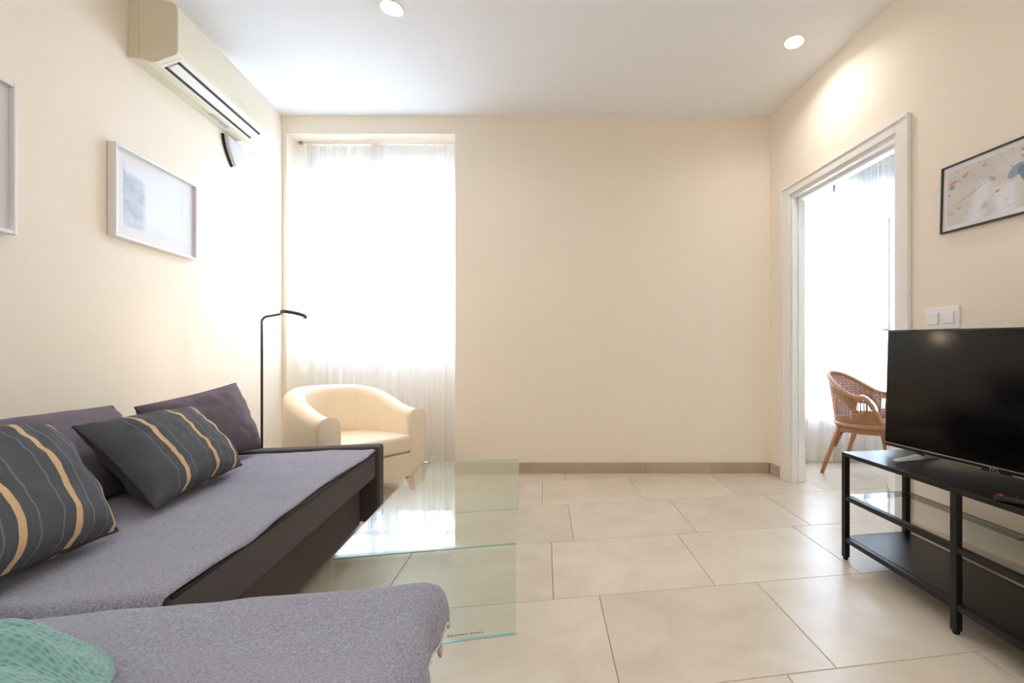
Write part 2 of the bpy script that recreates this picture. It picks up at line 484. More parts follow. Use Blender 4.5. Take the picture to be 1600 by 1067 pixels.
# next room
struct(slab((XR(D) + OUT, D), (XR(0.7) + OUT, 0.7), 0.1, 0, HC, MB()).build('wall_next_room_side', M['white_wall']), 'far side wall of the next room', 'wall')
struct(box(XR(0.8) + .12, XR(0.8) + OUT, 0.7, 0.8, 0, HC).build('wall_next_room_rear', M['white_wall']), 'rear wall of the next room', 'wall')

# skirting: single tiles
bbk = struct(box(RX1 + .002, XR(D) - .002, D - .009, D, 0, 0.08).build('baseboard_back', M['grout']), 'grey beige tiled skirting along the far wall', 'baseboard')
x = RX1
for w in (0.43, 0.60, 0.47, 0.52, 0.60):
    x1 = min(x + w, XR(D) - .012)
    if x1 - x > 0.03:
        box(x + .001, x1 - .001, D - .013, D - .009, 0, 0.085).build('skirting_tile', M['skirt'], bbk, bevel=0.0015, seg=1)
    x = x1
def skirt_run(name, a, b0, b1, inward, label):
    r = bpy.data.objects.new(name, None); C.objects.link(r); r.location = ab(a, b0); r.rotation_euler = (0, 0, WA)
    struct(r, label, 'baseboard')
    b = 0
    while b < b1 - b0 - .02:
        e = min(b + .5, b1 - b0)
        x0, x1 = sorted((0, .012 * inward))
        box(x0, x1, b + .001, e - .001, 0, .085).build('skirting_tile', M['skirt'], r, bevel=0.0015, seg=1)
        b = e
skirt_run('baseboard_right_far', AR, 3.05, bE - .02, -1, 'short skirting piece between doorway and far corner')
skirt_run('baseboard_right_near', AR, bS + .02, 1.90, -1, 'skirting along the wall behind the television')
bL0 = -XL(Y0) * sa + Y0 * ca; bL1 = -XL(D) * sa + D * ca
skirt_run('baseboard_left', AL, bL0 + .02, bL1 - .02, 1, 'skirting along the wall behind the sofa')

# door casing, jamb
cas = bpy.data.objects.new('trim_1', None); C.objects.link(cas); cas.location = ab(AR, (DB0 + DB1) / 2); cas.rotation_euler = (0, 0, WA)
struct(cas, 'white door casing with moulded edges around the doorway', 'door frame')
hw = (DB1 - DB0) / 2
def casing(bi, bo, z0, z1):
    lo, hi = min(bi, bo), max(bi, bo)
    box(-.016, 0, lo, hi, z0, z1).build('casing_board', M['trim'], cas, bevel=0.004)
    s = 1 if bo > bi else -1
    l2, h2 = sorted((bo - s * .016, bo))
    box(-.024, -.016, l2, h2, z0, z1).build('casing_bead', M['trim'], cas, bevel=0.003)
    box(-.016, 0, lo, hi, z0, z1)
casing(-hw, -hw - .085, 0, DZ + .065)
casing(hw, hw + .098, 0, DZ + .065)
box(-.016, 0, -hw, hw, DZ, DZ + .065).build('casing_board', M['trim'], cas, bevel=0.004)
box(-.024, -.016, -hw - .085, hw + .098, DZ + .05, DZ + .066).build('casing_bead', M['trim'], cas, bevel=0.003)
jt = 0.022
box(0, WT, -hw, -hw + jt, 0, DZ).build('jamb', M['trim'], cas, bevel=0.002)
box(0, WT, hw - jt, hw, 0, DZ).build('jamb', M['trim'], cas, bevel=0.002)
box(0, WT, -hw + jt, hw - jt, DZ - jt, DZ).build('jamb_head', M['trim'], cas, bevel=0.002)
box(.045, WT - .002, -hw + jt, hw - jt, DZ - jt - .022, DZ - jt).build('door_stop', M['trim'], cas, bevel=0.002)
box(.045, WT - .042, hw - jt - .012, hw - jt, 0, DZ - jt).build('door_stop', M['trim'], cas, bevel=0.002)
box(WT, WT + .016, -hw - .08, hw + .08, DZ - .03, DZ + .06).build('casing_board', M['trim'], cas, bevel=0.003)
box(WT, WT + .016, hw - .01, hw + .08, 0, DZ - .03).build('casing_board', M['trim'], cas, bevel=0.003)

# door leaf, half open into the next room
hp = ab(AR + WT + .022, DB0 + .03)
leafang = R(66.3)
door = bpy.data.objects.new('door_1', None); C.objects.link(door); door.location = (hp.x, hp.y, 0.008); door.rotation_euler = (0, 0, leafang)
struct(door, 'white panelled door standing half open into the next room', 'door')
LW = 0.84
box(0, LW, -.02, .02, 0, 2.03).build('leaf', M['trim'], door, bevel=0.003)
for z0, z1 in ((.18, .86), (1.04, 1.88)):
    for sgn in (1, -1):
        fr = MB()
        y0, y1 = sorted((sgn * .0205, sgn * .026))
        fr.box(.11, LW - .11, y0, y1, z0, z0 + .025); fr.box(.11, LW - .11, y0, y1, z1 - .025, z1)
        fr.box(.11, .135, y0, y1, z0 + .025, z1 - .025); fr.box(LW - .135, LW - .11, y0, y1, z0 + .025, z1 - .025)
        fr.build('panel_moulding', M['trim'], door)
for sgn in (1, -1):
    h = MB().lathe([(0.024, 0), (0.024, .006), (.01, .008), (.009, .03)], 16)
    h.v = [(LW - .065 + p[0], sgn * (.02 + p[2]), 1.10 + p[1]) for p in h.v]
    ho = h.build('handle_rose', M['chrome'], door, smooth=True)
    MB().tube([(LW - .065, sgn * .052, 1.10), (LW - .10, sgn * .056, 1.10), (LW - .185, sgn * .052, 1.095)], [.009, .009, .007], 10).build('handle_lever', M['chrome'], ho, smooth=True)
for z in (.2, 1.0, 1.8):
    MB().lathe([(.008, 0), (.008, .09)], 10, (-.004, -.018, z)).build('hinge', M['chrome'], door)

# windows
def window(name, x0, x1, y, z0, z1, label, leaves=2):
    w = bpy.data.objects.new(name, None); C.objects.link(w); w.location = ((x0 + x1) / 2, y, z0)
    struct(w, label, 'window')
    W = x1 - x0; H = z1 - z0; h = W / 2
    for a in ((-h, -h + .05, 0, H), (h - .05, h, 0, H), (-h + .05, h - .05, 0, .05), (-h + .05, h - .05, H - .05, H)):
        box(a[0], a[1], -.03, .03, a[2], a[3]).build('window_frame', M['winframe'], w, bevel=.003)
    lw = (W - .1) / leaves
    for i in range(leaves):
        l0 = -h + .05 + i * lw + .002; l1 = l0 + lw - .004
        s = MB()
        for a in ((l0, l0 + .05, .052, H - .052), (l1 - .05, l1, .052, H - .052), (l0 + .05, l1 - .05, .052, .11), (l0 + .05, l1 - .05, H - .11, H - .052)):
            s.box(a[0], a[1], -.035, .015, a[2], a[3])
        so = s.build('sash', M['winframe'], w, bevel=.003)
        box(l0 + .05, l1 - .05, -.012, -.006, .11, H - .11).build('pane', M['winglass'], so)
    return w
window('window_1', RX0, RX1, 3.93, 0.90, 2.44, 'white two-sash window behind the sheer curtains')
struct(box(RX0, RX1, 3.88, 4.04, 2.44, RZ).build('trim_2', M['shutter']), 'grey roller shutter box above the window', 'shutter box')
window('window_2', QX0, QX1, 4.02, 0.30, 2.50, 'white window behind the curtain in the next room')
struct(box(QX0, QX1, 3.99, YB, 0, .30).build('wall_next_room_parapet', M['white_wall']), 'low wall under the window in the next room', 'wall')
struct(box(QX0, QX1, 4.0, 4.05, 2.50, RZ + .04).build('trim_3', M['shutter']), 'shutter box above the window in the next room', 'shutter box')
rl = thing('balcony_railing', 'grey metal railing outside the curtained window', 'railing', ((RX0 + RX1) / 2, 4.015, 0.9))
box(-.655, .655, -.02, .02, .32, .36).build('top_rail', M['rail'], rl)
for i in range(11):
    box(-.63 + i * .125, -.618 + i * .125, -.006, .006, 0, .32).build('baluster', M['rail'], rl)

# ------------------------------------------------------------------ curtains
def curtain(x0, x1, y, z0, z1, label, seed, pleats, nf, amp=.016, group=None, tape=.085):
    rnd = random.Random(seed)
    root = thing('sheer_curtain', label, 'curtain', ((x0 + x1) / 2, y, z0), 0, group)
    W = x1 - x0; H = z1 - z0
    nx, nz = 150, 40
    ph = [rnd.uniform(0, 6.28) for _ in range(6)]
    def pt(s, t):
        # s across, t up; gathered at the pleat positions near the top
        x = s * W
        yy = amp * (0.55 + .45 * (1 - t)) * (math.sin(2 * PI * nf * s + ph[0] + .5 * math.sin(3 * t + ph[1])) + .45 * math.sin(2 * PI * nf * 2.3 * s + ph[2] + .8 * t))
        near = sum(math.exp(-((s - p) / .05) ** 2) for p in pleats)
        yy = yy * (1 - .6 * t ** 4) + near * .010 * math.sin(2 * PI * 24 * s) * (0.25 + .75 * t ** 2)
        x += .010 * math.sin(5 * t + ph[3] + 6 * s) * (1 - t) * min(s, 1 - s) * 4
        zz = H * t
        if t > .999: zz += .006 * math.sin(2 * PI * 9 * s + ph[4]) + .006 * near
        return (x - W / 2, yy, zz)
    tc = 1 - tape / H
    def grid(t0, t1, m, name, off=0):
        mbb = MB(); vs = []; fs = []
        for j in range(m + 1):
            for i in range(nx + 1):
                p = pt(i / nx, t0 + (t1 - t0) * j / m); vs.append((p[0], p[1] + off, p[2]))
        for j in range(m):
            for i in range(nx):
                a = j * (nx + 1) + i; fs.append((a, a + 1, a + nx + 2, a + nx + 1))
        mbb.add(vs, fs)
        return mbb.build(name, M['tape'] if name in ('heading', 'hem') else M['sheer'], root, smooth=True)
    hem = .10 / H
    grid(hem, tc, nz, 'cloth'); grid(tc, 1, 4, 'heading'); grid(0.0, hem, 3, 'hem')
    return root
CG = 'sheer white curtains'
curtain(RX0 + .05, -2.0, 3.735, .012, RZ - .03, 'sheer white curtain panel behind the cream armchair, left half of window', 3, (.04, .1, .96), 7)
curtain(-2.03, RX1 - .012, 3.72, .012, RZ - .03, 'sheer white curtain panel beside the plain cream wall, right half of window', 5, (.05, .1, .92), 7)
cr = thing('curtain_rod', 'thin white curtain rod in the window recess', 'curtain rod', ((RX0 + RX1) / 2, 3.73, RZ - .012))
MB().tube([(-(RX1 - RX0) / 2 + .004, 0, 0), ((RX1 - RX0) / 2 - .004, 0, 0)], .006, 10).build('rod', M['ac_white'], cr, smooth=True)
for s in (-1, 1):
    box(s * .645 - .012, s * .645 + .012, -.012, .012, -.008, .012).build('bracket', M['wood'], cr, bevel=.002)
curtain(QX0 + .01, 2.16, 3.95, .012, 2.66, 'sheer white curtain behind the wicker chair in the next room', 11, (.1, .9), 6, .02)
curtain(2.13, QX1 - .01, 3.94, .012, 2.66, 'sheer white curtain partly hidden behind the half-open door', 12, (.1, .9), 6, .02)
cr2 = thing('curtain_rod', 'white curtain rod in the next room', 'curtain rod', ((QX0 + QX1) / 2, 3.95, 2.675))
MB().tube([(-(QX1 - QX0) / 2 + .004, 0, 0), ((QX1 - QX0) / 2 - .004, 0, 0)], .006, 10).build('rod', M['ac_white'], cr2, smooth=True)
pc = thing('curtain_pull', 'short dark curtain pull hanging in front of the white curtain', 'curtain pull', (1.80, 3.82, 2.30))
MB().tube([(0, 0, 0), (.002, 0, .05), (0.002, 0, .085)], [.006, .008, .006], 10).build('grip', M['frame_b'], pc, smooth=True)
MB().tube([(.002, 0, .085), (.002, .02, .395)], .0009, 5).build('cord', M['ac_white'], pc)
box(-.012, .012, .012, .03, .385, .4).build('hook', M['ac_white'], pc)

# ------------------------------------------------------------------ air conditioner on the left wall
ac = thing('air_conditioner', 'ivory wall-mounted air conditioner near the ceiling above the sofa', 'air conditioner', ab(AL, 2.624, 2.325), WA)
AC_L = 0.865
prof = [(.045, .012), (.092, 0), (.11, .004), (.19, .052), (.198, .072), (.198, .27), (.19, .292), (.17, .302), (.045, .302)]
MB().prism(prof, 'y', 0.002, AC_L - .002).build('body', M['ac'], ac, bevel=.004)
MB().prism([(0, .008), (.0445, .008), (.0445, .302), (0, .302)], 'y', .002, AC_L - .002).build('back_plate', M['ac_side'], ac, bevel=.003)
MB().prism([(.047, .016), (.092, .004), (.11, .008), (.188, .055), (.196, .074), (.196, .268), (.188, .29), (.17, .3), (.047, .3)], 'y', -.003, .002).build('end_cap', M['ac_side'], ac, bevel=.002)
# slanted outlet: local slope direction from (.11,.004) to (.19,.052)
sl = Vector((.08, .048)).normalized(); nn = Vector((sl.y, -sl.x))
def outlet(s0, s1, o0, o1, y0, y1, name, m, bev=0, parent=ac):
    p = Vector((.108, .003))
    q = [p + sl * s0 + nn * o0, p + sl * s1 + nn * o0, p + sl * s1 + nn * o1, p + sl * s0 + nn * o1]
    return MB().prism([tuple(a) for a in q], 'y', y0, y1).build(name, m, parent, bevel=bev)
outlet(.0, .096, -.001, .0015, .03, AC_L - .04, 'outlet_surround', M['ac_white'], .001)
outlet(.006, .020, .0012, .003, .05, AC_L - .075, 'slot', M['dark_slot'])
outlet(.066, .079, .0012, .003, .05, AC_L - .075, 'slot', M['dark_slot'])
v = outlet(.021, .065, .0012, .0075, .052, AC_L - .077, 'vane', M['ac_white'], .002)
for i in range(4):
    box(.045 + .004, .075, .50 + i * .045, .525 + i * .045, .0015, .0035).build('label_sticker', M['sticker'], ac)
box(.198, .1995, .50, .60, .10, .106).build('badge', M['ac_side'], ac)
box(.12, .19, AC_L - .03, AC_L + .006, .28, .306).build('top_clip', M['ac_white'], ac, bevel=.004)
MB().tube([(.10, AC_L - .02, .01), (.11, AC_L + .005, -.01), (.10, AC_L + .03, -.035), (.06, AC_L + .035, -.05), (.01, AC_L + .03, -.03), (.004, AC_L + .02, .01)], .003, 6).build('drain_cable', M['ac_white'], ac, smooth=True)

# shield-shaped box below
sh = thing('wall_siren', 'white shield-shaped wall box with dark edge under the air conditioner', 'wall box', ab(AL, 3.335, 2.14), WA)
def shield(k=1.0):
    w, h = .19 * k, .175 * k
    pts = [(0, h), (w, h)]
    for i in range(1, 9):
        t = i / 8; pts.append((w - w * .5 * t ** 1.7, h * (1 - t)))
    for i in range(7, 0, -1):
        t = i / 8; pts.append((w * .5 * t ** 1.7, h * (1 - t)))
    ox, oz = (.19 - w) / 2, (.175 - h) / 2
    return [(p[0] + ox, p[1] + oz) for p in pts]
MB().prism(shield(), 'x', 0.0, .012).build('back_box', M['dark_slot'], sh, bevel=.002)
MB().prism(shield(.97), 'x', .012, .034).build('cover', M['siren'], sh, bevel=.008, seg=3)

# ------------------------------------------------------------------ pictures
def art_grid(mb, w, h, nx, ny, fn):
    vs = []; fs = []; mb.col = []
    for j in range(ny + 1):
        for i in range(nx + 1):
            u, v = i / nx, j / ny
            vs.append((0, (u - .5) * w, v * h)); mb.col.append(fn(u, v))
    for j in range(ny):
        for i in range(nx):
            a = j * (nx + 1) + i; fs.append((a, a + 1, a + nx + 2, a + nx + 1))
    mb.add(vs, fs)
    return mb
def picture(name, label, loc, rz, w, h, dep, fw, fm, matw, fn, flip, roll=0, n=(90, 70)):
    t = thing(name, label, 'picture', loc, rz)
    t.rotation_euler = (roll, 0, rz)
    s = -1 if flip else 1          # +x of the local frame points into the room when s = 1
    def xb(x0, x1, *r):
        a, b = sorted((s * x0, s * x1)); return box(a, b, *r)
    xb(0, dep, -w / 2, -w / 2 + fw, 0, h).build('frame_side', fm, t, bevel=.0015, seg=1)
    xb(0, dep, w / 2 - fw, w / 2, 0, h).build('frame_side', fm, t, bevel=.0015, seg=1)
    xb(0, dep, -w / 2 + fw, w / 2 - fw, 0, fw).build('frame_rail', fm, t, bevel=.0015, seg=1)
    xb(0, dep, -w / 2 + fw, w / 2 - fw, h - fw, h).build('frame_rail', fm, t, bevel=.0015, seg=1)
    xb(.002, dep * .5, -w / 2 + fw, w / 2 - fw, fw, h - fw).build('mat_board', M['mat_board'], t)
    pw, ph = w - 2 * fw - 2 * matw, h - 2 * fw - 2 * matw
    g = art_grid(MB(), pw, ph, n[0], n[1], fn)
    g.v = [(s * (dep * .5 + .0008), p[1], p[2] + fw + matw) for p in g.v]
    if flip: g.f = [tuple(reversed(f)) for f in g.f]
    g.build('print', M['print'], t)
    xb(dep * .5 + .003, dep * .5 + .0045, -w / 2 + fw, w / 2 - fw, fw, h - fw).build('glass', M['picglass'], t)
    return t
def mixc(a, b, t):
    t = max(0, min(1, t)); return tuple(a[i] + (b[i] - a[i]) * t for i in range(3))
def fbm(u, v, s, o=0):
    return noise.fractal(Vector((u * s + o, v * s + o * .7, o)), 1.0, 2.0, 4)
def pale_print(u, v):
    c = (.84, .87, .94)
    c = mixc(c, (.40, .47, .60), sm((.34 - u) * 9) * sm((.93 - v - u * .25) * 8) * (.75 + .5 * fbm(u, v, 6, 3)))
    if u < .34 and (math.sin(u * 90) > .8 or math.sin(v * 60) > .86): c = mixc(c, (.5, .58, .74), .35 * sm((.34 - u) * 9) * sm((.9 - v) * 8))
    c = mixc(c, (.70, .75, .88), sm((u - .86) * 12) * sm((.96 - u) * 20) * .6)
    c = mixc(c, (.72, .77, .87), .35 * sm((.22 - v) * 6) * (1 + fbm(u, v, 8, 9)))
    return c
def abstract_print(u, v):
    # u runs away from the doorway end; flipped grids start at the far end
    c = mixc((.66, .63, .58), (.74, .70, .68), .5 + fbm(u, v, 4, 2))
    c = mixc(c, (.86, .86, .92), sm(1.3 - abs((u - .30 - .18 * v + .1 * fbm(u, v, 3, 5)) / .10)) * sm((.72 - v) * 6))
    c = mixc(c, (.86, .86, .92), sm(1.3 - abs((u - .62 + .05 * v) / .14)) * sm((.55 - v) * 6))
    def blob(cx, cy, rx, ry, an, col, k=1.0):
        nonlocal c
        du, dv = u - cx + .012 * fbm(u, v, 14, 1), v - cy + .012 * fbm(u, v, 14, 4)
        a, b = du * math.cos(an) + dv * math.sin(an), -du * math.sin(an) + dv * math.cos(an)
        q = (a / rx) ** 2 + (b / ry) ** 2
        c = mixc(c, col, k * sm((1.15 - q) * 3))
    RED = (.72, .25, .25); BLU = (.20, .34, .46); YEL = (.75, .60, .28); GRY = (.3, .3, .32)
    blob(.20, .84, .05, .028, 1.0, RED); blob(.25, .92, .04, .02, 1.0, YEL); blob(.07, .78, .05, .02, .3, (.55, .2, .3)); blob(.05, .70, .03, .05, 0, BLU)
    blob(.40, .90, .025, .03, 0, GRY, .7); blob(.30, .80, .012, .015, 0, GRY, .8); blob(.02, .56, .015, .02, 0, RED)
    blob(.30, .50, .22, .007, .65, GRY, .8); blob(.36, .62, .12, .008, .8, (.5, .52, .6), .7); blob(.14, .28, .03, .025, 0, BLU, .6); blob(.13, .36, .02, .03, .5, YEL, .7)
    blob(.48, .62, .03, .06, .4, (.35, .42, .5), .8); blob(.53, .38, .035, .012, .7, RED, .9); blob(.53, .38, .03, .012, -.8, RED, .9)
    blob(.42, .20, .018, .07, .1, (.5, .58, .7), .9); blob(.06, .20, .04, .01, .3, (.55, .2, .3), .8)
    blob(.70, .62, .06, .12, -.5, BLU, .85); blob(.78, .52, .05, .16, .3, (.16, .22, .30), .9); blob(.84, .62, .06, .10, 0, (.45, .55, .45), .8)
    blob(.77, .93, .03, .02, .5, GRY, .9); blob(.76, .82, .012, .03, -.4, GRY, .8); blob(.78, .74, .015, .015, 0, GRY, .8)
    blob(.92, .40, .05, .05, 0, YEL, .6); blob(.93, .80, .05, .02, .9, RED, .7)
    q = fbm(u, v, 22, 8)
    if q > .62: c = mixc(c, GRY, .5)
    return c
picture('framed_picture', 'white framed landscape print below the air conditioner', ab(AL + .001, 2.786, 1.464), WA,   .548, .424, .032, .012, M['frame_w'], .055, pale_print, False)
picture('framed_picture', 'white framed upright print cut off at the left photo edge', ab(AL + .001, 1.886, 1.356), WA, .42, .542, .032, .014, M['frame_w'], .06, lambda u, v: (.80, .80, .86), False, n=(6, 6))
def ap(u, v): return abstract_print(1 - u, v)
picture('framed_picture', 'black framed colourful abstract print above the television', ab(AR - .001, 1.742 - .24, 1.489), WA, .48, .305, .02, .007, M['frame_b'], .022, ap, True, R(1.6), (170, 110))

# light switch
sw = thing('light_switch', 'white double rocker light switch beside the doorway', 'light switch', ab(AR, 1.742, 1.05), WA)
box(-.009, 0, -.088, .088, 0, .104).build('plate', M['switch'], sw, bevel=.004)
for s in (-1, 1):
    box(-.0165, -.009, s * .04 - .026, s * .04 + .026, .024, .080).build('rocker', M['switch'], sw, bevel=.002)

# ------------------------------------------------------------------ downlights
def downlight(x, y, label, visible=True):
    t = thing('downlight', label, 'ceiling light', (x, y, HC), 0, 'recessed ceiling downlights')
    MB().lathe([(.050, -.001), (.052, -.004), (.060, -.006), (.064, -.003), (.064, 0)], 28).build('trim_ring', M['ac_white'], t, smooth=True)
    MB().lathe([(.0005, -.0065), (.051, -.0065), (.051, -.002), (.0005, -.002)], 24).build('lens', M['bulb'], t)
    ld = bpy.data.lights.new('downlight_lamp', 'AREA'); ld.shape = 'DISK'; ld.size = .07; ld.energy = DOWNLIGHT_W; ld.color = (1, .96, .90); ld.spread = R(150)
    lo = bpy.data.objects.new('downlight_lamp', ld); C.objects.link(lo); lo.parent = t; lo.location = (0, 0, -.012)
downlight(-1.241, 2.479, 'round recessed downlight above the sofa and coffee table')
downlight(1.054, 2.746, 'round recessed downlight near the doorway corner')
downlight(-0.75, -0.35, 'round downlight added as unseen fill behind the camera over the chaise')  # this and the next are added, out of view, to brighten the room
downlight(1.45, 0.1, 'round downlight added as unseen fill behind the camera over the television')
pn = thing('added_fill_panel', 'square glowing ceiling panel added as unseen fill light behind the camera', 'ceiling light', (.35, -.62, HC), 0)  # invented panel, out of view, added to lift the room brightness
box(-.31, .31, -.31, .31, -.018, 0).build('frame', M['ac_white'], pn, bevel=.004)
box(-.29, .29, -.29, .29, -.02, -.0181).build('diffuser', M['panel'], pn)
ld = bpy.data.lights.new('fill_panel_lamp', 'AREA'); ld.size = .56; ld.energy = FILL_PANEL_W; ld.color = (.93, .97, 1.0)
lo = bpy.data.objects.new('fill_panel_lamp', ld); C.objects.link(lo); lo.parent = pn; lo.location = (0, 0, -.024)

# ------------------------------------------------------------------ sofa bed
SO = ab(-1.2, 1.45)
sofa = thing('corner_sofa_bed', 'dark grey corner sofa bed with low arm and chaise along the left wall', 'sofa', SO, WA)
def sb(a0, a1, b0, b1, z0, z1): return box(a0 + 1.2, a1 + 1.2, b0 - 1.45, b1 - 1.45, z0, z1)
sb(-1.70, -.765, 1.03, 2.60, .05, .285).build('bed_drawer', M['sofa'], sofa, bevel=.008)
sb(-1.62, -.69, 1.125, 2.60, .287, .425).build('seat_mattress', M['sofa'], sofa, bevel=.018, seg=3)
sb(-1.755, -.675, 2.602, 2.70, .06, .452).build('arm', M['sofa'], sofa, bevel=.018, seg=3)
sb(-1.755, -1.705, .24, 2.60, .05, .60).build('backrest', M['sofa'], sofa, bevel=.03, seg=3)
sb(-1.62, -.27, .25, 1.02, .05, .26).build('chaise_base', M['sofa'], sofa, bevel=.008)
sb(-1.62, -.215, .25, 1.035, .262, .43).build('chaise_mattress', M['sofa'], sofa, bevel=.035, seg=4)
pp = [(.508, b - 1.45, .416) for b in (1.14, 1.6, 2.1, 2.59)]
MB().tube(pp, .005, 8).build('piping', M['piping'], sofa, smooth=True)
for a, b in ((-.74, 2.65), (-1.68, 2.65), (-.32, .32), (-.32, .96), (-1.68, .32), (-.85, 1.2)):
    MB().lathe([(.018, 0), (.022, .05), (.022, .062)], 12, (a + 1.2, b - 1.45, 0)).build('foot', M['piping'], sofa)

# grey throws spread over the seats
def bend(p, e0, e1, r):
    """arc-length coordinate p laid over a block from e0 to e1: returns (position, drop)"""
    def one(o):
        if o <= 0: return 0, 0
        q = r * PI / 2
        if o < q: th = o / r; return r * math.sin(th), r * (1 - math.cos(th))
        return r, r + (o - q)
    if p > e1 - r:
        d, z = one(p - (e1 - r)); return e1 - r + d, z
    if p < e0 + r:
        d, z = one(e0 + r - p); return e0 + r - d, z
    return p, 0
def throw(name, label, a0, a1, b0, b1, ea, eb, z, r, na, nb, hem, seed, swell):
    mbb = MB(); vs = []; fs = []
    for j in range(nb + 1):
        for i in range(na + 1):
            p = a0 + (a1 - a0) * i / na; q = b0 + (b1 - b0) * j / nb
            wob = hem(i / na, j / nb)
            p += wob[0]; q += wob[1]
            x, dz1 = bend(p, ea[0], ea[1], r); y, dz2 = bend(q, eb[0], eb[1], r)
            dr = max(dz1, dz2) + .25 * min(dz1, dz2)
            k = min(1, dr / .08)
            nz_ = noise.noise(Vector((p * 5 + seed, q * 5, seed)))
            zz = z - dr + (1 - k) * (.006 * nz_ + .003 * noise.noise(Vector((p * 14, q * 14, seed))) + swell(p, q))
            if dz1 > 0: x += k * (.012 * math.sin(q * 26 + seed) + .010) * (1 if p > 0.5 * (ea[0] + ea[1]) else -1)
            if dz2 > 0: y += k * (.010 * math.sin(p * 22 + seed) + .006) * (1 if q > 0.5 * (eb[0] + eb[1]) else -1)
            w = ab(x, y, zz); vs.append(w)
    for j in range(nb):
        for i in range(na):
            a = j * (na + 1) + i; fs.append((a, a + 1, a + na + 2, a + na + 1))
    mbb.add(vs, fs)
    c = ab((a0 + a1) / 2, (b0 + b1) / 2, z)
    root = thing(name, label, 'throw', c, WA)
    inv = root.matrix_basis.copy()
    inv = (Matrix.Translation(c) @ Matrix.Rotation(WA, 4, 'Z')).inverted()
    mbb.v = [tuple(inv @ Vector(p)) for p in mbb.v]
    mbb.build('cloth', M['throw'], root, smooth=True, thick=.004)
    return root, mbb, na, nb
throw('grey_throw', 'grey heather throw covering the long seat beside the coffee table', -1.60, -.690, 1.075, 2.585, (-2.5, -.684), (1.108, 3.5), .436, .022, 60, 110,
      lambda s, t: (.006 * math.sin(9 * t) * s, 0), 2.0, lambda p, q: .004 * math.sin(3 * q))
def chem(s, t):
    return (s ** 6 * (.020 * math.sin(9 * t + 1.0) + .011 * math.sin(37 * t) + .006 * math.sin(83 * t) + .055 * sm((t - .90) * 12)), .012 * math.sin(9 * s) * t ** 6)
ct, cm, na, nb = throw('grey_throw', 'grey heather throw with frayed hem covering the chaise in front', -1.60, -.086, .27, 1.185, (-2.5, -.155), (-1, 1.062), .4475, .045, 120, 100, chem, 6.0,
      lambda p, q: .006 * sm((q - .6) * 3) * math.sin(6 * p))
# frayed hem: pale threads along the front edge and the corner
fr = MB(); rnd = random.Random(4)
edge = [cm.v[j * (na + 1) + na] for j in range(nb + 1)] + [cm.v[nb * (na + 1) + i] for i in range(na, na - 22, -1)]
fr.tube(edge, .0042, 5)
for k in range(len(edge) * 3):
    a = Vector(edge[rnd.randrange(len(edge) - 1)])
    e = a + Vector((rnd.uniform(-.002, .005), rnd.uniform(-.003, .004), rnd.uniform(-.007, -.001)))
    fr.tube([a, (a + e) / 2 + Vector((0, .002, 0)), e], .0007, 3)
tag(fr.build('frayed_hem', M['fray'], ct), kind='stuff')

# ------------------------------------------------------------------ cushions
def cushion(name, label, cat, BLc, BRc, TRc, TLc, T, m, seed, pinch=.06, group=None, n=44, sag=0.0, pw=.42):
    BLc, BRc, TRc, TLc = map(Vector, (BLc, BRc, TRc, TLc))
    c = (BLc + BRc + TRc + TLc) / 4
    ex = ((BRc - BLc) + (TRc - TLc)).normalized()
    ey = ((TLc - BLc) + (TRc - BRc)); ez = ex.cross(ey).normalized(); ey = ez.cross(ex)
    rot = Matrix((ex, ey, ez)).transposed()
    mbb = MB(); vs = []; uv = []; fs = []
    for side in (1, -1):
        for j in range(n + 1):
            for i in range(n + 1):
                u, v = i / n, j / n; s, t = 2 * u - 1, 2 * v - 1
                # soft outline: edges drawn in between the corners
                uu = .5 + .5 * s * (1 - pinch * (1 - t * t)); vv = .5 + .5 * t * (1 - pinch * (1 - s * s))
                p = BLc * (1 - uu) * (1 - vv) + BRc * uu * (1 - vv) + TRc * uu * vv + TLc * (1 - uu) * vv
                h = T / 2 * max(0, (1 - abs(s) ** 2.6)) ** pw * max(0, (1 - abs(t) ** 2.6)) ** pw
                h *= 1 + .10 * noise.noise(Vector((s * 1.6 + seed, t * 1.6, seed))) - .12 * t
                rad = max(abs(s), abs(t))
                wr_ = .006 * noise.noise(Vector((s * 5, t * 5, seed + side))) + .012 * sm((rad - .55) / .4) * math.sin(9 * math.atan2(t, s) + seed * 3) * (1 - sm((rad - .9) * 10)) * .3
                h += side * 0 + (wr_ if h > .004 else 0)
                p = p + ez * (side * h) + Vector((0, 0, -sag * (1 - s * s) * max(0, t)))
                q = rot.transposed() @ (p - c)
                vs.append(q); uv.append((u, v))
        o = 0 if side == 1 else (n + 1) ** 2
        for j in range(n):
            for i in range(n):
                a = o + j * (n + 1) + i
                f = (a, a + 1, a + n + 2, a + n + 1)
                fs.append(f if side == 1 else tuple(reversed(f)))
    # weld outline
    mbb.add(vs, fs); mbb.uv = uv
    root = thing(name, label, cat, c, 0, group)
    root.rotation_euler = rot.to_euler()
    mbb.build('cover', m, root, smooth=True)
    loop = [(i, 0) for i in range(n)] + [(n, j) for j in range(n)] + [(n - i, n) for i in range(n)] + [(0, n - j) for j in range(n)]
    MB().tube([vs[j * (n + 1) + i] for i, j in loop], .0035, 5, closed=True).build('seam', M['sofa'] if m in (M['cushion'],) else M['piping'], root, smooth=True)
    return root
Z = .45
cushion('back_cushion', 'dark violet-grey back cushion leaning behind the striped cushions', 'cushion', ab(-1.32, 1.20, Z + .0), ab(-1.32, 2.22, Z), ab(-1.615, 2.32, .715), ab(-1.60, 1.20, .71), .13, M['cushion'], 1.3, .03)
